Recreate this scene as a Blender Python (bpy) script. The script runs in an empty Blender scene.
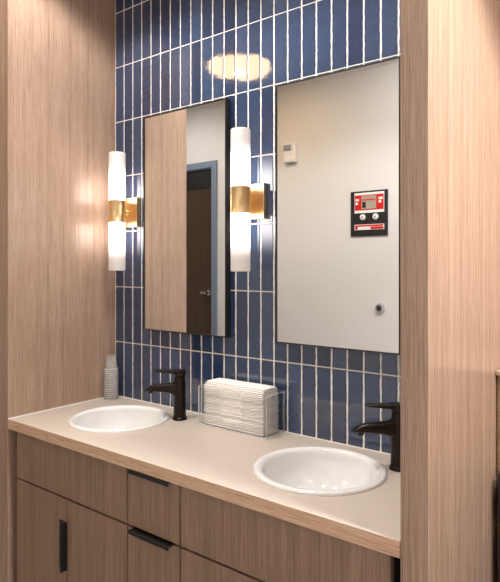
import bpy, bmesh, math, random
from mathutils import Vector, Matrix
random.seed(7)
PI = math.pi
scene = bpy.context.scene
COL = scene.collection

# ------------------------------------------------------------------ materials
def new_mat(name):
    m = bpy.data.materials.new(name); m.use_nodes = True
    nt = m.node_tree
    return m, nt, nt.nodes['Principled BSDF']

def srgb(r, g, b):
    f = lambda c: (c/255/12.92) if c/255 <= .04045 else ((c/255+.055)/1.055)**2.4
    return (f(r), f(g), f(b), 1)

def plain(name, col, rough=.5, metal=0, spec=.5, bump=0, bscale=200, coat=0):
    m, nt, p = new_mat(name)
    p.inputs['Base Color'].default_value = col
    p.inputs['Roughness'].default_value = rough
    p.inputs['Metallic'].default_value = metal
    p.inputs['Specular IOR Level'].default_value = spec
    p.inputs['Coat Weight'].default_value = coat
    tc = nt.nodes.new('ShaderNodeTexCoord')
    n = nt.nodes.new('ShaderNodeTexNoise'); n.inputs['Scale'].default_value = bscale
    nt.links.new(tc.outputs['Object'], n.inputs['Vector'])
    # slight procedural tone variation
    mx = nt.nodes.new('ShaderNodeMix'); mx.data_type = 'RGBA'
    mx.inputs['A'].default_value = tuple(c*.94 for c in col[:3]) + (1,)
    mx.inputs['B'].default_value = tuple(min(1, c*1.06) for c in col[:3]) + (1,)
    nt.links.new(n.outputs['Fac'], mx.inputs['Factor'])
    nt.links.new(mx.outputs['Result'], p.inputs['Base Color'])
    if bump:
        b = nt.nodes.new('ShaderNodeBump'); b.inputs['Strength'].default_value = bump
        b.inputs['Distance'].default_value = .002
        nt.links.new(n.outputs['Fac'], b.inputs['Height'])
        nt.links.new(b.outputs['Normal'], p.inputs['Normal'])
    return m

def wood(name, dark, mid, light, rough=.35, grain=(210, 210, 2.6), horiz=False, spec=.5):
    m, nt, p = new_mat(name)
    tc = nt.nodes.new('ShaderNodeTexCoord')
    def noise(sc, det, dist=0):
        mp = nt.nodes.new('ShaderNodeMapping'); mp.inputs['Scale'].default_value = sc
        nt.links.new(tc.outputs['Object'], mp.inputs['Vector'])
        n = nt.nodes.new('ShaderNodeTexNoise'); n.inputs['Scale'].default_value = 1
        n.inputs['Detail'].default_value = det; n.inputs['Distortion'].default_value = dist
        nt.links.new(mp.outputs['Vector'], n.inputs['Vector'])
        return n
    g = grain
    fine = noise((g[0]*2.2, g[1]*2.2, g[2]*2.2), 4, .3)
    broad = noise(tuple(v*.16 for v in g), 3, .2)
    speck = noise((g[0]*4, g[1]*4, g[2]*9) if not horiz else tuple(v*4 for v in g), 2)
    r = nt.nodes.new('ShaderNodeValToRGB')
    r.color_ramp.elements[0].position = .31; r.color_ramp.elements[0].color = dark
    r.color_ramp.elements[1].position = .70; r.color_ramp.elements[1].color = light
    e = r.color_ramp.elements.new(.5); e.color = mid
    a = nt.nodes.new('ShaderNodeMath'); a.operation = 'MULTIPLY_ADD'; a.inputs[1].default_value = .52
    b = nt.nodes.new('ShaderNodeMath'); b.operation = 'MULTIPLY_ADD'; b.inputs[1].default_value = .24
    c = nt.nodes.new('ShaderNodeMath'); c.operation = 'MULTIPLY'; c.inputs[1].default_value = .24
    nt.links.new(speck.outputs['Fac'], c.inputs[0])
    nt.links.new(broad.outputs['Fac'], b.inputs[0]); nt.links.new(c.outputs[0], b.inputs[2])
    nt.links.new(fine.outputs['Fac'], a.inputs[0]); nt.links.new(b.outputs[0], a.inputs[2])
    nt.links.new(a.outputs[0], r.inputs['Fac'])
    nt.links.new(r.outputs['Color'], p.inputs['Base Color'])
    p.inputs['Roughness'].default_value = rough
    p.inputs['Specular IOR Level'].default_value = spec
    bp = nt.nodes.new('ShaderNodeBump'); bp.inputs['Strength'].default_value = .05
    bp.inputs['Distance'].default_value = .001
    nt.links.new(fine.outputs['Fac'], bp.inputs['Height']); nt.links.new(bp.outputs['Normal'], p.inputs['Normal'])
    return m

def emit(name, col, strength):
    m, nt, p = new_mat(name)
    p.inputs['Base Color'].default_value = col
    p.inputs['Emission Color'].default_value = col
    p.inputs['Emission Strength'].default_value = strength
    return m

M = {}
M['oak'] = wood('oak_laminate', srgb(122, 98, 82), srgb(168, 140, 120), srgb(200, 174, 152), .25)
M['oak_front_shaded'] = wood('oak_laminate_shaded', srgb(104, 83, 67), srgb(147, 121, 101), srgb(178, 151, 129), .38)  # same laminate as the partitions, shade on the cabinet fronts darkened into its colour
M['oak_edge'] = wood('plywood_edge', srgb(168, 128, 102), srgb(212, 176, 148), srgb(232, 204, 178), .5, grain=(6, 6, 170), horiz=True)
M['oak_dark'] = wood('brown_weave', srgb(92, 66, 42), srgb(135, 102, 70), srgb(170, 134, 98), .6, grain=(120, 120, 60))
M['door'] = wood('dark_door', srgb(50, 36, 26), srgb(72, 54, 42), srgb(92, 72, 56), .35)
M['laminate'] = plain('beige_laminate', srgb(200, 188, 175), .38, bscale=60)
M['carcass'] = plain('dark_carcass', srgb(34, 30, 28), .7)
M['porcelain'] = plain('white_porcelain', srgb(236, 236, 235), .06, spec=.6, coat=.5, bscale=5)
M['black'] = plain('matte_black_metal', srgb(26, 24, 23), .38, metal=.0, spec=.5, bscale=90)
M['bronze'] = plain('oil_rubbed_bronze', srgb(40, 33, 28), .3, metal=.75, spec=.5, bscale=90)
M['brass'] = plain('brushed_brass', srgb(236, 206, 156), .34, metal=1, bscale=40)
M['chrome'] = plain('chrome', srgb(210, 212, 216), .12, metal=1)
M['wall'] = plain('white_wall_paint', srgb(220, 217, 214), .6, bump=.05, bscale=300)
M['ceiling'] = plain('ceiling_paint', srgb(235, 233, 230), .8)
M['floor'] = plain('grey_floor_tile', srgb(118, 112, 106), .5, bscale=12)
M['door_frame'] = plain('grey_blue_door_frame', srgb(122, 136, 152), .4)
M['caulk'] = plain('white_caulk', srgb(245, 242, 238), .5)
M['paper'] = plain('white_paper_towel', srgb(248, 245, 241), .85, bump=.2, bscale=400)
M['plastic'] = plain('white_plastic', srgb(232, 230, 226), .35)
M['grey_lens'] = plain('grey_lens', srgb(150, 160, 172), .1)
M['panel_black'] = plain('black_panel', srgb(34, 32, 34), .4)
M['red'] = plain('red_enamel', srgb(205, 28, 24), .4)
M['panel_white'] = plain('white_print', srgb(236, 236, 234), .4)
M['window_beige'] = plain('beige_gauge_face', srgb(170, 160, 145), .15, bscale=50)
M['leather'] = plain('black_leather', srgb(38, 35, 35), .28, bump=.25, bscale=150)

# mirror
m, nt, p = new_mat('mirror_silver'); M['mirror'] = m
p.inputs['Metallic'].default_value = 1; p.inputs['Roughness'].default_value = .0
p.inputs['Base Color'].default_value = (.93, .94, .94, 1)

# tile: glossy navy glaze, every tile its own tone, gently wavy surface
m, nt, p = new_mat('navy_glazed_tile'); M['tile'] = m
at = nt.nodes.new('ShaderNodeAttribute'); at.attribute_name = 'tone'
r = nt.nodes.new('ShaderNodeValToRGB')
r.color_ramp.elements[0].color = srgb(40, 55, 86); r.color_ramp.elements[1].color = srgb(61, 80, 113)
nt.links.new(at.outputs['Fac'], r.inputs['Fac'])
tc = nt.nodes.new('ShaderNodeTexCoord')
n = nt.nodes.new('ShaderNodeTexNoise'); n.inputs['Scale'].default_value = 26; n.inputs['Detail'].default_value = 2
nt.links.new(tc.outputs['Object'], n.inputs['Vector'])
mx = nt.nodes.new('ShaderNodeMix'); mx.data_type = 'RGBA'; mx.blend_type = 'MULTIPLY'
mx.inputs['Factor'].default_value = .35
nt.links.new(r.outputs['Color'], mx.inputs['A']); nt.links.new(n.outputs['Fac'], mx.inputs['B'])
nt.links.new(mx.outputs['Result'], p.inputs['Base Color'])
bp = nt.nodes.new('ShaderNodeBump'); bp.inputs['Strength'].default_value = .11; bp.inputs['Distance'].default_value = .002
nt.links.new(n.outputs['Fac'], bp.inputs['Height']); nt.links.new(bp.outputs['Normal'], p.inputs['Normal'])
p.inputs['Roughness'].default_value = .05; p.inputs['IOR'].default_value = 1.85
M['grout'] = plain('pale_grout', srgb(236, 232, 226), .7, bump=.4, bscale=500)

# sconce glass: frosted tube, brightest near the bulb beside the band
m, nt, p = new_mat('frosted_glass_lit'); M['glass_lit'] = m
tc = nt.nodes.new('ShaderNodeTexCoord'); sp = nt.nodes.new('ShaderNodeSeparateXYZ')
nt.links.new(tc.outputs['Object'], sp.inputs[0])
ab = nt.nodes.new('ShaderNodeMath'); ab.operation = 'ABSOLUTE'; nt.links.new(sp.outputs['Z'], ab.inputs[0])
mr = nt.nodes.new('ShaderNodeMapRange'); mr.interpolation_type = 'SMOOTHSTEP'
mr.inputs['From Min'].default_value = .10; mr.inputs['From Max'].default_value = .255
mr.inputs['To Min'].default_value = 1; mr.inputs['To Max'].default_value = 0
nt.links.new(ab.outputs[0], mr.inputs['Value'])
cr = nt.nodes.new('ShaderNodeMix'); cr.data_type = 'RGBA'
cr.inputs['A'].default_value = (1, .84, .74, 1); cr.inputs['B'].default_value = (1, .93, .87, 1)
nt.links.new(mr.outputs[0], cr.inputs['Factor'])
st = nt.nodes.new('ShaderNodeMath'); st.operation = 'MULTIPLY_ADD'
st.inputs[1].default_value = 9.0; st.inputs[2].default_value = .32
pw = nt.nodes.new('ShaderNodeMath'); pw.operation = 'POWER'; pw.inputs[1].default_value = 2.2
nt.links.new(mr.outputs[0], pw.inputs[0]); nt.links.new(pw.outputs[0], st.inputs[0])
nt.links.new(cr.outputs['Result'], p.inputs['Emission Color']); nt.links.new(st.outputs[0], p.inputs['Emission Strength'])
p.inputs['Base Color'].default_value = (.45, .43, .42, 1); p.inputs['Roughness'].default_value = .3
M['lamp_warm'] = emit('warm_diffuser', (1, .68, .36, 1), 12)
M['lamp_core'] = emit('lamp_finial_glow', (1, .92, .8, 1), 60)
M['lamp_white'] = emit('downlight_lens', (1, .86, .7, 1), 12)

def clear(name, tint, edge=0.0, base=.04, diff=True, k=.8):
    m = bpy.data.materials.new(name); m.use_nodes = True; nt = m.node_tree; nt.nodes.clear()
    o = nt.nodes.new('ShaderNodeOutputMaterial'); t = nt.nodes.new('ShaderNodeBsdfTransparent')
    t.inputs[0].default_value = tint
    g = nt.nodes.new('ShaderNodeBsdfPrincipled' if diff else 'ShaderNodeBsdfGlossy'); g.inputs['Roughness'].default_value = .08
    g.inputs[0].default_value = (1, 1, 1, 1)
    fr = nt.nodes.new('ShaderNodeLayerWeight'); fr.inputs['Blend'].default_value = .25
    ma = nt.nodes.new('ShaderNodeMath'); ma.operation = 'MULTIPLY_ADD'; ma.use_clamp = True
    ma.inputs[1].default_value = k; ma.inputs[2].default_value = base + edge
    nt.links.new(fr.outputs['Fresnel'], ma.inputs[0])
    mx = nt.nodes.new('ShaderNodeMixShader')
    nt.links.new(ma.outputs[0], mx.inputs[0]); nt.links.new(t.outputs[0], mx.inputs[1]); nt.links.new(g.outputs[0], mx.inputs[2])
    nt.links.new(mx.outputs[0], o.inputs[0])
    return m
M['acrylic'] = clear('clear_acrylic', (.985, .99, .99, 1), 0, .0, False, .2)
M['acrylic_edge'] = clear('acrylic_edge', (.9, .9, .9, 1), .45)
M['cup_rim'] = clear('cup_rim_plastic', (.98, .98, 1, 1), .0, .32, True, .4)
M['cup'] = clear('clear_cup_plastic', (1, 1, 1, 1), .0, .05, True, .3)

# ------------------------------------------------------------------ helpers
def obj(name, bm, mats, parent=None, smooth=False, bevel=0, seg=2, auto=None):
    if not isinstance(mats, (list, tuple)): mats = [mats]
    bmesh.ops.recalc_face_normals(bm, faces=bm.faces)
    me = bpy.data.meshes.new(name); bm.to_mesh(me); bm.free()
    for mt in mats: me.materials.append(mt)
    o = bpy.data.objects.new(name, me); COL.objects.link(o)
    if smooth:
        for f in me.polygons: f.use_smooth = True
        if auto:
            me.set_sharp_from_angle(angle=math.radians(auto))
    if bevel:
        b = o.modifiers.new('bevel', 'BEVEL'); b.width = bevel; b.segments = seg; b.limit_method = 'ANGLE'
    if parent: o.parent = parent
    return o

def tag(o, label=None, cat=None, group=None, kind=None):
    if label: o['label'] = label
    if cat: o['category'] = cat
    if group: o['group'] = group
    if kind: o['kind'] = kind
    return o

def thing(name, loc, label, cat, group=None, rz=0):
    o = bpy.data.objects.new(name, None); COL.objects.link(o)
    o.empty_display_size = .05
    o.location = loc; o.rotation_euler = (0, 0, rz)
    return tag(o, label, cat, group)

def struct(o): o['kind'] = 'structure'; return o

def box(bm, x0, x1, y0, y1, z0, z1, mi=0):
    vs = [bm.verts.new(v) for v in ((x0,y0,z0),(x1,y0,z0),(x1,y1,z0),(x0,y1,z0),(x0,y0,z1),(x1,y0,z1),(x1,y1,z1),(x0,y1,z1))]
    fs = []
    for q in ((0,3,2,1),(4,5,6,7),(0,1,5,4),(1,2,6,5),(2,3,7,6),(3,0,4,7)):
        f = bm.faces.new([vs[i] for i in q]); f.material_index = mi; fs.append(f)
    return fs

def mkbox(*a):
    bm = bmesh.new(); box(bm, *a); return bm

def lathe(bm, prof, n=48, cx=0, cy=0, cap0=False, cap1=False, axis='Z', mi=0):
    rings = []
    for r, z in prof:
        ring = []
        for i in range(n):
            a = 2*PI*i/n
            if axis == 'Z': co = (cx+r*math.cos(a), cy+r*math.sin(a), z)
            else: co = (cx+r*math.cos(a), z, cy+r*math.sin(a))     # axis Y
            ring.append(bm.verts.new(co))
        rings.append(ring)
    for a, b in zip(rings, rings[1:]):
        for i in range(n):
            f = bm.faces.new((a[i], a[(i+1) % n], b[(i+1) % n], b[i])); f.material_index = mi
    if cap0: bm.faces.new(rings[0]).material_index = mi
    if cap1: bm.faces.new(rings[-1]).material_index = mi
    return rings

def copy_tree(o, parent=None):
    c = o.copy(); COL.objects.link(c); c.parent = parent
    for ch in list(o.children): copy_tree(ch, c)
    return c

# ------------------------------------------------------------------ dimensions
W = 1.72; D = .558; CT = .872; CB = .832; CEIL = 3.05
ROOM_Y = -2.30; XL = -2.9; XR = 3.6

# ------------------------------------------------------------------ room shell
struct(obj('floor', mkbox(XL-.1, XR+.1, ROOM_Y-.1, .72, -.1, 0), M['floor']))
struct(obj('ceiling', mkbox(XL-.1, XR+.1, ROOM_Y-.1, .72, CEIL, CEIL+.1), M['ceiling']))

# tiled wall of the niche: grout slab + individually shaped tiles in one mesh
bm = bmesh.new()
tone = bm.faces.layers.float.new('tone')
box(bm, 0, W, .0035, .12, 0, CEIL, 0)
PX, PZ = .0641, .2704; GX, GZ = .0064, .0048
Z0 = 2.762
for row in range(-1, 8):
    zt = Z0 - row*PZ - GZ/2; zb = Z0 - (row+1)*PZ + GZ/2
    if row == -1: zt = min(zt, CEIL)
    for col in range(0, 27):
        xa = .002 + col*PX + GX/2; xb = .002 + (col+1)*PX - GX/2
        xa = max(xa, .001); xb = min(xb, W-.001)
        if xb - xa < .01: continue
        zlo = max(zb, CB-.02); zhi = min(zt, CEIL-.001)
        if zhi - zlo < .01: continue
        K = max(3, int((zhi-zlo)/.012))
        left, right = [], []
        for k in range(K+1):
            z = zlo + (zhi-zlo)*k/K
            left.append([xa+random.uniform(-.0009, .0009), z]); right.append([xb+random.uniform(-.0009, .0009), z])
        tv = random.random()
        tilt = random.uniform(-.00005, .00005); tz = random.uniform(-.00012, .00012)
        def yy(x, z): return .0004 + tilt*(x-(xa+xb)/2)/(PX/2) + tz*(z-(zlo+zhi)/2)/(PZ/2)
        e = .0022
        outer = left + right[::-1]
        inner = []
        for k in range(K+1):
            zz = left[k][1] + (e if k == 0 else -e if k == K else 0)
            inner.append((left[k][0]+e, zz))
        for k in range(K, -1, -1):
            zz = right[k][1] + (e if k == 0 else -e if k == K else 0)
            inner.append((right[k][0]-e, zz))
        vo = [bm.verts.new((x, .0036, z)) for x, z in outer]
        vm = [bm.verts.new((x + (.0005 if i <= K else -.0005), .0018+yy(x, z), z)) for i, (x, z) in enumerate(outer)]
        vi = [bm.verts.new((x, yy(x, z), z)) for x, z in inner]
        N = len(vo)
        for i in range(N):
            j = (i+1) % N
            for A, B in ((vo, vm), (vm, vi)):
                f = bm.faces.new((A[i], A[j], B[j], B[i])); f.material_index = 1; f[tone] = tv; f.smooth = True
        for k in range(K):
            f = bm.faces.new((vi[k], vi[k+1], vi[N-2-k], vi[N-1-k])); f.material_index = 1; f[tone] = tv; f.smooth = False
wb = struct(obj('wall_back', bm, [M['grout'], M['tile']]))

# side partitions of the niche (oak laminate slabs)
bm = mkbox(-.066, 0, -D, .12, 0, CEIL); struct(obj('wall_left', bm, M['oak'], bevel=.0012, seg=1))
bm = mkbox(W, W+.066, -D, .62, 0, CEIL); struct(obj('wall_right', bm, M['oak'], bevel=.0012, seg=1))
# walls of the room around it
bm = mkbox(XL, -.066, 0, .12, 0, CEIL); struct(obj('wall_front_left', bm, M['wall']))
bm = mkbox(W+.066, XR, .5, .62, 0, CEIL); struct(obj('wall_front_right', bm, M['oak']))
bm = mkbox(XL-.1, XL, ROOM_Y-.1, .12, 0, CEIL); struct(obj('wall_west', bm, M['wall']))
bm = mkbox(XR, XR+.1, ROOM_Y-.1, .62, 0, CEIL); struct(obj('wall_east', bm, M['wall']))
# opposite wall with a doorway
DX0, DX1, DZ = -2.23, -1.34, 2.47
bm = bmesh.new()
box(bm, XL, DX0, ROOM_Y-.1, ROOM_Y, 0, CEIL); box(bm, DX1, XR, ROOM_Y-.1, ROOM_Y, 0, CEIL)
box(bm, DX0, DX1, ROOM_Y-.1, ROOM_Y, DZ, CEIL)
struct(obj('wall_opposite', bm, M['wall']))
bm = bmesh.new()
for x0, x1 in ((DX0-.054, DX0+.012), (DX1-.012, DX1+.054)):
    box(bm, x0, x1, ROOM_Y, ROOM_Y+.018, 0, DZ+.05)
box(bm, DX0+.012, DX1-.012, ROOM_Y, ROOM_Y+.018, DZ-.012, DZ+.05)
door = tag(obj('door_1', mkbox(DX0+.004, DX1-.004, ROOM_Y-.075, ROOM_Y-.03, .005, DZ-.014), M['door']), kind='structure')
obj('door_frame', bm, M['door_frame'], door, bevel=.003)
bm = mkbox(DX0+.02, DX1-.02, ROOM_Y-.03, ROOM_Y-.022, DZ-.20, DZ-.02); obj('header_plate', bm, M['panel_black'], door)
bm = bmesh.new()
lathe(bm, [(.0, ROOM_Y-.03), (.028, ROOM_Y-.03), (.028, ROOM_Y-.02), (.012, ROOM_Y-.018), (.011, ROOM_Y+.03), (0.001, ROOM_Y+.031)], 24, cx=-1.42, cy=1.26, axis='Y')
box(bm, -1.485, -1.41, ROOM_Y+.012, ROOM_Y+.03, 1.25, 1.27)
obj('door_handle', bm, M['chrome'], door, smooth=True, auto=40)

# ------------------------------------------------------------------ countertop
SINKS = [(.365, -.268), (1.332, -.272)]; SR = .207
HOLE = SR - .022
bm = bmesh.new()
x0, x1, y0, y1 = .0015, W-.0015, -D, -.0005
loops = []
def loop(pts, z):
    vs = [bm.verts.new((x, y, z)) for x, y in pts]
    es = [bm.edges.new((vs[i], vs[(i+1) % len(vs)])) for i in range(len(vs))]
    return vs, es
def circ(c, r, n=64): return [(c[0]+r*math.cos(2*PI*i/n), c[1]+r*math.sin(2*PI*i/n)) for i in range(n)]
shapes = [[(x0, y0), (x1, y0), (x1, y1), (x0, y1)]] + [circ(c, HOLE) for c in SINKS]
tops, bots = [], []
for z, store in ((CT, tops), (CB, bots)):
    es = []
    for s_ in shapes:
        v, e = loop(s_, z); store.append(v); es += e
    bmesh.ops.triangle_fill(bm, use_beauty=True, use_dissolve=False, edges=es)
for k in range(3):
    a, b = tops[k], bots[k]; n_ = len(a)
    for i in range(n_):
        f = bm.faces.new((a[i], a[(i+1) % n_], b[(i+1) % n_], b[i]))
        f.material_index = 1 if k == 0 else 0
ct = obj('countertop', bm, [M['laminate'], M['oak_edge']])
tag(ct, 'long beige laminate countertop with a raw plywood edge, holding both sinks', 'countertop')
bm = bmesh.new()
box(bm, .0, .006, -D+.002, -.001, CT, CT+.003); box(bm, .006, W, -.004, .002, CT, CT+.0025)
obj('caulk_bead', bm, M['caulk'], ct)

# ------------------------------------------------------------------ sinks
def make_sink():
    t = thing('sink', (SINKS[0][0], SINKS[0][1], CT), 'round white drop-in sink on the counter beside the stack of clear cups', 'sink', 'round drop-in sinks')
    R = SR
    prof = [(R, .0), (R+.0005, .004), (R-.002, .008), (R-.007, .0105), (R-.014, .0105), (R-.022, .0085), (R-.028, .0035), (R-.031, -.004)]
    depth = .135
    for k in range(1, 15):
        a = k/14*PI/2
        prof.append(((R-.031)*math.cos(a)**.75 if k < 14 else .024, -.004 - (depth-.004)*math.sin(a)**1.1))
    bm = bmesh.new(); lathe(bm, prof, 72)
    # outer underside shell
    prof2 = [(R, .0), (R-.026, .0), (R-.026, -.03)]
    for k in range(1, 12):
        a = k/11*PI/2
        prof2.append(((R-.026)*math.cos(a)**.75 if k < 11 else .024, -.03 - (depth-.02)*math.sin(a)))
    lathe(bm, prof2, 72)
    obj('basin', bm, M['porcelain'], t, smooth=True)
    bm = bmesh.new()
    lathe(bm, [(.030, -.1335), (.030, -.1305), (.022, -.1300), (.019, -.136), (.0, -.137)], 32)
    lathe(bm, [(.023, -.136), (.023, -.19)], 32)
    obj('drain', bm, M['chrome'], t, smooth=True, auto=40)
    return t
s1 = make_sink()
s2 = copy_tree(s1); s2.location = (SINKS[1][0], SINKS[1][1], CT)
s2['label'] = 'round white drop-in sink on the counter near the right wood partition'

# ------------------------------------------------------------------ faucets
def make_faucet():
    t = thing('faucet', (.568, -.119, CT), 'matte dark bronze single-lever faucet beside the clear cups and the left sink', 'faucet', 'dark bronze faucets', rz=math.atan2(-.147, -.203))
    bm = bmesh.new()
    lathe(bm, [(0, .0), (.0305, .0), (.0305, .006), (.0285, .010), (.026, .012)], 40)
    obj('base_ring', bm, M['bronze'], t, smooth=True, auto=40)
    bm = bmesh.new()
    lathe(bm, [(.0262, .011), (.0255, .06), (.0250, .11), (.0250, .145), (.0245, .158), (.0225, .170), (.022, .180), (.0, .1805)], 40)
    obj('body', bm, M['bronze'], t, smooth=True, auto=50)
    # spout: lofted superellipse sections along local +X
    sec = [(.004, .158, .092, .0205), (.018, .157, .096, .0205), (.028, .1535, .103, .020), (.042, .1505, .1085, .0195), (.060, .149, .1115, .019), (.085, .147, .114, .0185),
           (.105, .1445, .1155, .018), (.122, .140, .1165, .0175), (.134, .134, .117, .017), (.143, .1275, .1175, .0155), (.1475, .122, .118, .013)]
    bm = bmesh.new(); rings = []
    for x, zt, zb, hw in sec:
        ring = []
        for i in range(24):
            a = 2*PI*i/24; c, s = math.cos(a), math.sin(a); ex = .62
            y = hw*math.copysign(abs(c)**ex, c); z = (zt+zb)/2 + (zt-zb)/2*math.copysign(abs(s)**ex, s)
            ring.append(bm.verts.new((x, y, z)))
        rings.append(ring)
    for a, b in zip(rings, rings[1:]):
        for i in range(24): bm.faces.new((a[i], a[(i+1) % 24], b[(i+1) % 24], b[i]))
    bm.faces.new(rings[0]); bm.faces.new(rings[-1])
    sp = obj('spout', bm, M['bronze'], t, smooth=True, auto=50)
    bm = bmesh.new(); lathe(bm, [(0, .109), (.010, .109), (.0115, .111), (.0115, .118)], 24, cx=.122)
    obj('aerator', bm, M['bronze'], sp, smooth=True, auto=40)
    # lever: round hub plus a long thin blade, slightly thinning towards its tip
    bm = bmesh.new()
    lathe(bm, [(.0, .181), (.0205, .181), (.024, .184), (.0255, .188), (.0255, .203), (.024, .206), (.0, .207)], 40)
    rings = []
    for x, zt, zb, hw in ((-.020, .206, .190, .016), (.0, .2065, .190, .0195), (.03, .2060, .192, .0185), (.065, .2055, .195, .0175), (.098, .2055, .1975, .0165), (.1035, .2045, .199, .015)):
        rings.append([bm.verts.new((x, y, z)) for y, z in ((-hw, zb+.002), (-hw+.003, zb), (hw-.003, zb), (hw, zb+.002), (hw, zt-.002), (hw-.003, zt), (-hw+.003, zt), (-hw, zt-.002))])
    for a, b in zip(rings, rings[1:]):
        for i in range(8): bm.faces.new((a[i], a[(i+1) % 8], b[(i+1) % 8], b[i]))
    bm.faces.new(rings[0]); bm.faces.new(rings[-1])
    obj('lever_handle', bm, M['bronze'], t, smooth=True, auto=35)
    return t
f1 = make_faucet()
f2 = copy_tree(f1); f2.location = (1.527, -.112, CT); f2.rotation_euler.z = math.atan2(-.158, -.191)
f2['label'] = 'matte dark bronze single-lever faucet half hidden by the right wood partition'

# ------------------------------------------------------------------ vanity cabinets
FY = -.540; FT = .019
def front(name, x0, x1, z0, z1, parent):
    loc = parent.matrix_world.translation if parent else Vector()
    g = .0016
    return obj(name, mkbox(x0+g, x1-g, FY, FY+FT, z0+g, z1-g), M['oak_front_shaded'], parent, bevel=.0008, seg=1)
def cabinet(x0, x1, label):
    t = thing('vanity_cabinet', ((x0+x1)/2, -.27, 0), label, 'cabinet', 'vanity cabinets')
    return t, (x0+x1)/2
def shift(bm, dx, dy=0, dz=0):
    bmesh.ops.translate(bm, verts=bm.verts, vec=(dx, dy, dz)); return bm
def part_box(name, t, a, mat, bevel=0):
    L = t.location
    if t.parent: L = t.parent.location
    bm = shift(mkbox(*a), -L.x, -L.y, -L.z)
    return obj(name, bm, mat, t, bevel=bevel, seg=1)
def carcass(t, x0, x1, open_top):
    L = t.location; bm = bmesh.new(); th = .016; y0, y1 = FY+FT+.001, -.012
    box(bm, x0, x0+th, y0, y1, .10, CB-.002); box(bm, x1-th, x1, y0, y1, .10, CB-.002)
    box(bm, x0+th, x1-th, y0, y1, .10, .116); box(bm, x0+th, x1-th, y1-.008, y1, .116, CB-.002)
    box(bm, x0+th, x1-th, y0, y0+.06, CB-.05, CB-.002)
    if x1-x0 > .4: box(bm, x0+th, x1-th, y0, y0+.02, .62, .645)
    box(bm, x0, x1, y0+.05, y0+.07, 0, .10)
    shift(bm, -L.x, -L.y); obj('body', bm, M['carcass'], t)
def door_pull(door, xc, za, zb, side):
    # black tab pull wrapped over the door edge
    L = door.parent.location; bm = bmesh.new()
    box(bm, xc-.045, xc, FY-.0035, FY-.0005, za, zb)
    box(bm, xc-.006, xc-.0015, FY-.026, FY-.0035, za, zb)
    shift(bm, -L.x, -L.y); obj('handle', bm, M['black'], door, bevel=.0008)
def drawer_pull(dr, xa, xb, zt):
    L = dr.parent.location; bm = bmesh.new()
    box(bm, xa, xb, FY-.002, FY+.010, zt-.0012, zt+.0008)
    bm2 = box(bm, xa, xb, FY-.020, FY-.002, zt-.0025, zt+.0008)
    box(bm, xa, xb, FY-.023, FY-.019, zt-.010, zt+.0008)
    shift(bm, -L.x, -L.y); obj('handle', bm, M['black'], dr, bevel=.0006)

TOPZ = CB-.005; MID = .630
tL, _ = cabinet(.037, .738, 'brown wood two-door sink cabinet under the left sink with a vertical black pull')
carcass(tL, .037, .738, True)
part_box('false_front', tL, (.0386, .7357, FY, FY+FT, MID+.004, TOPZ), M['oak_front_shaded'], .0008)
d = part_box('door', tL, (.0386, .3872, FY, FY+FT, .102, MID-.004), M['oak_front_shaded'], .0008)
door_pull(d, .390, .36, .542, 1)
d = part_box('door', tL, (.3930, .7357, FY, FY+FT, .102, MID-.004), M['oak_front_shaded'], .0008)
part_box('filler_strip', tL, (.002, .0355, FY+.055, FY+.065, 0, CB-.002), M['carcass'])

tM = thing('drawer_cabinet', (.8635, -.27, 0), 'narrow brown wood drawer cabinet with black edge pulls between the two sink cabinets', 'cabinet', None)
carcass(tM, .7385, .9885, False)
for z0, z1 in ((MID+.004, TOPZ), (.3665, MID-.004), (.102, .3630)):
    d = part_box('drawer', tM, (.7412, .9858, FY, FY+FT, z0, z1), M['oak_front_shaded'], .0008)
    drawer_pull(d, .7660, .9560, z1+.0008 if z1 != TOPZ else z1+.001)

tR, _ = cabinet(.989, 1.690, 'brown wood sink cabinet under the right sink, beside the right partition')
carcass(tR, .989, 1.690, True)
part_box('false_front', tR, (.9916, 1.6884, FY, FY+FT, MID+.004, TOPZ), M['oak_front_shaded'], .0008)
d = part_box('door', tR, (.9916, 1.3372, FY, FY+FT, .102, MID-.004), M['oak_front_shaded'], .0008)
door_pull(d, 1.340, .36, .542, 1)
d = part_box('door', tR, (1.3430, 1.6884, FY, FY+FT, .102, MID-.004), M['oak_front_shaded'], .0008)
part_box('filler_strip', tR, (1.692, W-.002, FY+.055, FY+.065, 0, CB-.002), M['carcass'])

# ------------------------------------------------------------------ mirrors
def make_mirror():
    x0, x1, z0, z1 = .2415, .7445, 1.216, 2.203; w, h = (x1-x0)/2, (z1-z0)/2
    t = thing('wall_mirror', ((x0+x1)/2, 0, (z0+z1)/2), 'tall black-framed rectangular mirror between the two lit sconces', 'mirror', 'black-framed wall mirrors')
    e = .005; bm = bmesh.new()
    for a in ((-w, -w+e, -h, h), (w-e, w, -h, h)): box(bm, a[0], a[1], -.030, -.001, a[2], a[3])
    for a in ((-h, -h+e), (h-e, h)): box(bm, -w+e, w-e, -.030, -.001, a[0], a[1])
    obj('frame', bm, M['black'], t, bevel=.0006)
    bm = mkbox(-w+e, w-e, -.026, -.012, -h+e, h-e)
    obj('mirror_glass', bm, M['mirror'], t)
    return t
m1 = make_mirror()
m2 = copy_tree(m1); m2.location.x = 1.2445
m2['label'] = 'tall black-framed rectangular mirror beside the right wood partition, above the right sink'

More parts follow.
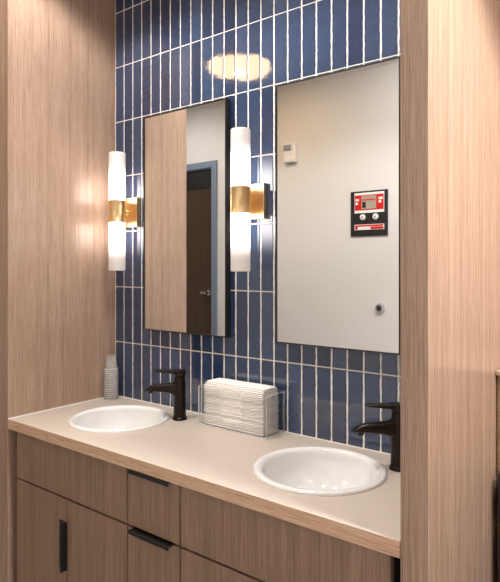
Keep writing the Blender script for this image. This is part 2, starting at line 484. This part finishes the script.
# ------------------------------------------------------------------ sconces
def tube(z0, z1, r=.0385):
    s = 1 if z1 > z0 else -1
    bm = bmesh.new()
    lathe(bm, [(r-.003, z0), (r, z0), (r, z1-s*.004), (r-.0015, z1-s*.001), (r-.004, z1), (r-.006, z1-s*.002), (r-.006, z1-s*.02), (0.0005, z1-s*.022)], 48)
    return bm
def make_sconce():
    t = thing('wall_sconce', (.123, 0, 1.767), 'lit brass wall sconce with two frosted tubes beside the left wood partition', 'wall lamp', 'brass and frosted glass sconces')
    obj('back_plate', mkbox(-.066, .066, -.022, -.001, -.070, .070), M['brass'], t, bevel=.002)
    bm = bmesh.new()
    lathe(bm, [(.0, -.050), (.0095, -.050), (.0095, -.022), (.018, -.0215)], 24, axis='Y')
    lathe(bm, [(.0, -.030), (.013, -.031), (.015, -.036), (.013, -.041), (.0, -.042)], 24, axis='Y')
    obj('arm', bm, M['brass'], t, smooth=True, auto=45)
    bm = bmesh.new()
    lathe(bm, [(.0, -.052), (.0405, -.052), (.0405, -.047), (.0398, -.046), (.0398, .046), (.0405, .047), (.0405, .052), (0, .052)], 48, cy=-.086)
    obj('band', bm, M['brass'], t, smooth=True, auto=40)
    for s in (1, -1):
        bm = tube(s*.0525, s*.277); shift(bm, 0, -.086)
        obj('glass_shade', bm, M['glass_lit'], t, smooth=True, auto=50)
    return t
w1 = make_sconce()
w2 = copy_tree(w1); w2.location.x = .867
w2['label'] = 'lit brass wall sconce with two frosted tubes between the two mirrors'

# ------------------------------------------------------------------ towel holder + towels
HX0, HX1, HY0, HY1, HH = .681, 1.021, -.127, -.008, .157
th_ = .0035
t = thing('towel_holder', ((HX0+HX1)/2, (HY0+HY1)/2, CT), 'clear acrylic tray holder with slotted front, filled with folded paper towels', 'towel holder')
cx_, cy_ = t.location.x, t.location.y
def plate(a, name):
    bm = bmesh.new(); box(bm, *a)
    # thin faces (edges of the sheet) get the edge look
    bm.normal_update()
    areas = sorted([f.calc_area() for f in bm.faces])
    for f in bm.faces:
        if f.calc_area() < areas[3]*1.01 and f.calc_area() < areas[4]*.5: f.material_index = 1
    shift(bm, -cx_, -cy_, -CT)
    return obj(name, bm, [M['acrylic'], M['acrylic_edge']], t)
Z = CT+.0005
plate((HX0, HX1, HY0, HY1, Z, Z+th_), 'base')
plate((HX0, HX0+th_, HY0+th_, HY1-th_, Z+th_, CT+HH), 'side_panel')
plate((HX1-th_, HX1, HY0+th_, HY1-th_, Z+th_, CT+HH), 'side_panel')
plate((HX0, HX1, HY1-th_, HY1, Z+th_, CT+HH), 'back_panel')
# front panel with a U-shaped slot
bm = bmesh.new()
xs0, xs1, zsl, rr = HX0+.118, HX1-.118, Z+.034, .028
pts = [(HX0, Z+th_), (HX1, Z+th_), (HX1, CT+HH-.004), (xs1, CT+HH-.004)]
for k in range(7):
    a = -k/6*PI/2; pts.append((xs1-rr+rr*math.cos(a), zsl+rr+rr*math.sin(a)))
for k in range(7):
    a = -PI/2-k/6*PI/2; pts.append((xs0+rr+rr*math.cos(a), zsl+rr+rr*math.sin(a)))
pts += [(xs0, CT+HH-.004), (HX0, CT+HH-.004)]
va = [bm.verts.new((x, HY0, z)) for x, z in pts]; vb = [bm.verts.new((x, HY0+th_, z)) for x, z in pts]
bmesh.ops.triangle_fill(bm, use_beauty=True, edges=[bm.edges.new((va[i], va[(i+1) % len(va)])) for i in range(len(va))])
bmesh.ops.triangle_fill(bm, use_beauty=True, edges=[bm.edges.new((vb[i], vb[(i+1) % len(vb)])) for i in range(len(vb))])
for i in range(len(va)):
    f = bm.faces.new((va[i], va[(i+1) % len(va)], vb[(i+1) % len(va)], vb[i])); f.material_index = 1
shift(bm, -cx_, -cy_, -CT)
obj('front_panel', bm, [M['acrylic'], M['acrylic_edge']], t)

NT = 27; z = Z+th_+.0006; TH = .0064
TX0, TX1, TY0, TY1 = .698, 1.004, -.1185, -.0165
for k in range(NT):
    u = k/(NT-1)
    j = lambda a: random.uniform(-a, a)
    xa, xb, ya, yb = TX0+.004+j(.0012), TX1-.004+j(.0015), TY0+.003+j(.002), TY1-.003+j(.002)
    if k > NT-4: # topmost ones shrink to a rounded crown
        q = (k-(NT-4))**2*.0011; xa += q*.6; xb -= q*.6; ya += q; yb -= q
    bm = bmesh.new(); n_ = 14; secs = []
    droop = .0
    for i in range(n_+1):
        s = i/n_; x = xa+(xb-xa)*s
        edge = min(s, 1-s)*n_
        hh = TH*(.45 if edge < .5 else .8 if edge < 1.5 else .97)/2
        zc = z+TH/2 + droop*(1-(2*s-1)**6) - droop + .0004*math.sin(9*s+k)
        ring = []
        for yy_, zz_ in ((0, -1), (.5, -1), (1, -1), (1.02, -.4), (1.02, .4), (1, 1), (.5, 1), (0, 1), (-.02, .4), (-.02, -.4)):
            sh = .35 if yy_ in (0, 1) else 1
            ring.append(bm.verts.new((x, ya+(yb-ya)*yy_, zc+zz_*hh*(.85 if sh < 1 else 1) - z)))
        secs.append(ring)
    for a, b in zip(secs, secs[1:]):
        for i in range(10): bm.faces.new((a[i], a[(i+1) % 10], b[(i+1) % 10], b[i]))
    bm.faces.new(secs[0]); bm.faces.new(secs[-1])
    mxx, mxy = (xa+xb)/2, (ya+yb)/2
    shift(bm, -mxx, -mxy, 0)
    o = obj('paper_towel', bm, M['paper'], smooth=True, auto=60); o.location = (mxx, mxy, z)
    if k == NT-1:
        tag(o, 'folded white paper towel, topmost on the stack in the clear holder', 'paper towel', 'folded paper towels in the holder')
    elif k == 0:
        tag(o, 'folded white paper towel at the very bottom of the stack in the clear holder', 'paper towel', 'folded paper towels in the holder')
    else:
        tag(o, 'folded white paper towel within the stack in the clear holder', 'paper towel', 'folded paper towels in the holder')
    z += TH

# ------------------------------------------------------------------ cups: an upside-down nested stack
def cup_mesh():
    bm = bmesh.new(); h = .066; rb, rr_ = .0212, .0285; w = .0009
    lathe(bm, [(rr_-.001, .0002), (rr_+.0048, .0003), (rr_+.0055, .0018), (rr_+.0050, .0034), (rr_, .0040), (rr_-.0012, .010), (rb+.0012, h-.004), (rb, h-.001), (rb-.002, h), (rb-.004, h-.002), (0.0005, h-.0022)], 32)
    for f in bm.faces:
        if f.calc_center_median().z < .0038: f.material_index = 1
    return bm
NC = 15; px_ = (.0515, -.064)
me0 = None
for k in range(NC):
    if k == 0:
        c = obj('plastic_cup', cup_mesh(), [M['cup'], M['cup_rim']], smooth=True); me0 = c
    else:
        c = me0.copy(); COL.objects.link(c)
    c.location = (px_[0]+random.uniform(-.0006, .0006), px_[1]+random.uniform(-.0006, .0006), CT+.0008+k*.0103)
    lab = ('clear plastic cup on top of the upside-down stack, its whole body showing' if k == NC-1 else
           'clear plastic cup at the foot of the upside-down stack, resting on the counter' if k == 0 else
           'clear plastic cup nested within the upside-down stack beside the left sink')
    tag(c, lab, 'cup', 'clear plastic cups stacked on the counter')

# ------------------------------------------------------------------ banquette right of the partition
BX0, BX1 = W+.068, 3.3
t = thing('banquette', ((BX0+BX1)/2, .05, 0), 'brown banquette back with black leather pads right of the wood partition', 'bench')
def bpart(name, a, mat, bev=.002): return part_box(name, t, a, mat, bev)
bpart('back_panel', (BX0+.001, BX1, .005, .06, 0, 1.18), M['oak_dark'])
bpart('ledge', (BX0, BX1, -.004, .42, 1.18, 1.195), M['oak'])
for z0, z1 in ((.735, .915), (.548, .725)):
    bm = mkbox(BX0+.012, BX1, -.06, .003, z0, z1); shift(bm, -t.location.x, -t.location.y)
    obj('leather_pad', bm, M['leather'], t, bevel=.028, seg=5, smooth=True)
bpart('seat', (BX0+.004, BX1, -.5, .003, .36, .46), M['leather'], .02)
bpart('plinth', (BX0+.004, BX1, -.44, .003, 0, .358), M['carcass'])

# ------------------------------------------------------------------ things on the opposite wall (seen in the mirrors)
WY = ROOM_Y
t = thing('wall_sensor', (-.445, WY, 2.482), 'small white wall sensor with grey lens reflected in the right mirror', 'sensor')
obj('housing', mkbox(-.058, .058, .001, .045, -.083, .083), M['plastic'], t, bevel=.008, seg=3)
bm = bmesh.new(); box(bm, -.048, .028, .045, .058, .022, .066); obj('lens', bm, M['grey_lens'], t, bevel=.006, seg=3)
bm = bmesh.new(); box(bm, -.03, .04, .045, .048, -.06, -.03); obj('vent', bm, M['panel_white'], t, bevel=.001)

t = thing('control_panel', (.281, WY, 1.925), 'black wall panel with red and white plates and two round dials', 'control panel')
hw, hh = .156, .176
obj('backing', mkbox(-hw, hw, .001, .014, -hh, hh), M['panel_black'], t, bevel=.003)
def rect(name, a, mat, par=t, y=.014, th=.003):
    bm = shift(mkbox(a[0], a[1], y, y+th, a[2], a[3]), .008, 0, .004); return obj(name, bm, mat, par)
pl = rect('upper_plate', (-.128, .122, .000, .158), M['panel_white'])
rect('red_field', (-.124, .118, .022, .140), M['red'], pl, .017, .002)
rect('gauge_window', (-.066, .058, .030, .132), M['window_beige'], pl, .019, .002)
rect('gauge_bar', (-.060, .052, .096, .106), M['red'], pl, .021, .001)
rect('gauge_bar', (-.058, -.030, .040, .085), M['panel_black'], pl, .021, .0006)
rect('white_mark', (-.118, -.088, .094, .112), M['panel_white'], pl, .019, .002)
rect('white_mark', (-.118, -.096, .066, .084), M['panel_white'], pl, .019, .002)
rect('white_mark', (.078, .112, .098, .116), M['panel_white'], pl, .019, .002)
rect('white_mark', (.078, .098, .072, .092), M['panel_white'], pl, .019, .002)
for x in (-.050, .058):
    bm = bmesh.new(); lathe(bm, [(0, .026), (.014, .026), (.021, .023), (.024, .018), (.024, .014)], 28, cx=x, cy=-.029, axis='Y')
    dl = obj('dial', bm, M['plastic'], t, smooth=True, auto=40)
    bm = bmesh.new(); lathe(bm, [(0, .029), (.007, .029), (.008, .026)], 16, cx=x, cy=-.029, axis='Y'); obj('dial_hub', bm, M['grey_lens'], dl)
pl = rect('lower_plate', (-.128, .122, -.132, -.090), M['panel_white'])
rect('red_strip', (-.122, .116, -.106, -.094), M['red'], pl, .017, .002)
rect('red_strip', (.01, .116, -.128, -.110), M['red'], pl, .017, .002)
rect('red_strip', (-.122, -.10, -.128, -.106), M['red'], pl, .017, .002)

t = thing('wall_stop', (.373, WY, 1.192), 'small round chrome bumper reflected low in the right mirror', 'door stop')
bm = bmesh.new(); lathe(bm, [(0, .02), (.014, .02), (.018, .03), (.026, .03), (.034, .02), (.036, .001)], 32, axis='Y')
obj('ring', bm, M['chrome'], t, smooth=True, auto=40)
bm = bmesh.new(); lathe(bm, [(0, .036), (.010, .035), (.0145, .028), (.0145, .021)], 24, axis='Y')
obj('bumper', bm, M['panel_black'], t, smooth=True)

# ------------------------------------------------------------------ ceiling lamps and added fill spots
def make_drum():
    t = thing('ceiling_lamp', (-.435, -1.515, CEIL), 'round warm ceiling lamp whose reflection glows on the blue tiles', 'ceiling lamp')
    bm = bmesh.new(); lathe(bm, [(0, -.002), (.252, -.002), (.252, -.030), (.244, -.030)], 64); obj('rim', bm, M['brass'], t, smooth=True, auto=40)
    bm = bmesh.new(); lathe(bm, [(.244, -.020), (.243, -.045), (.23, -.062), (.18, -.070), (.0, -.074)], 64); obj('diffuser', bm, M['lamp_warm'], t, smooth=True)
    bm = bmesh.new(); lathe(bm, [(0, -.074), (.028, -.075), (.03, -.082), (.02, -.088), (0, -.09)], 32); obj('finial', bm, M['lamp_core'], t, smooth=True)
    return t
c1 = make_drum()

def spot(x, y, power, lab, size=132, blend=.35, tilt=(0, 0)):
    t = thing('downlight', (x, y, CEIL), lab, 'downlight', 'recessed downlights')
    bm = bmesh.new(); lathe(bm, [(.045, -.0015), (.062, -.0015), (.062, -.006), (.045, -.004)], 32); obj('trim_ring', bm, M['plastic'], t)
    bm = bmesh.new(); lathe(bm, [(.0, -.0012), (.045, -.0012), (.045, -.0025), (0, -.0025)], 32); obj('lens', bm, M['lamp_white'], t)
    L = bpy.data.lights.new('downlight_beam', 'SPOT'); L.energy = power; L.color = (1, .965, .94)
    L.spot_size = math.radians(size); L.spot_blend = blend; L.shadow_soft_size = .07
    o = bpy.data.objects.new('downlight_beam', L); COL.objects.link(o); o.parent = t; o.location = (0, 0, -.03); o.rotation_euler = (tilt[0], -tilt[1], 0)
    return t
spot(.47, -.66, 70, 'recessed downlight in the ceiling above the left sink', 142, .3, tilt=(-.12, 0))
spot(1.22, -.64, 60, 'recessed downlight in the ceiling above the right sink', tilt=(-.14, 0))
spot(3.0, -.54, 240, 'added fill downlight in the ceiling farthest right, above the end of the banquette')  # added fill, evens the light down the right partition's outer face
spot(2.42, -.62, 150, 'recessed downlight in the ceiling right of the wood partition', 98, .2)
spot(1.35, -1.35, 76, 'added wall-washing spot in the ceiling, tilted towards the wall with the control panel', 110, .8, tilt=(-.75, -.55))  # added washer, brightens the opposite wall that the mirrors reflect
spot(-1.6, -1.2, 60, 'added wall-washing spot in the ceiling, tilted towards the dark door', 110, .8, tilt=(-.75, 0))  # added washer for the door end of the opposite wall
# ------------------------------------------------------------------ camera and render settings
cam = bpy.data.cameras.new('camera'); co = bpy.data.objects.new('camera', cam); COL.objects.link(co)
co.location = (2.248, -1.806, 1.507); co.rotation_euler = (PI/2, 0, math.radians(37.8))
cam.sensor_fit = 'HORIZONTAL'; cam.sensor_width = 36; cam.lens = 566/500*36; cam.shift_y = -.048
cam.clip_start = .02
scene.camera = co
w = bpy.data.worlds.new('world'); scene.world = w; w.use_nodes = True
w.node_tree.nodes['Background'].inputs[0].default_value = (.8, .88, 1, 1); w.node_tree.nodes['Background'].inputs[1].default_value = .3
scene.cycles.transparent_max_bounces = 48
vs = scene.view_settings
vs.view_transform = 'Standard'; vs.look = 'None'; vs.gamma = 1; vs.exposure = 0.06; vs.use_curve_mapping = False
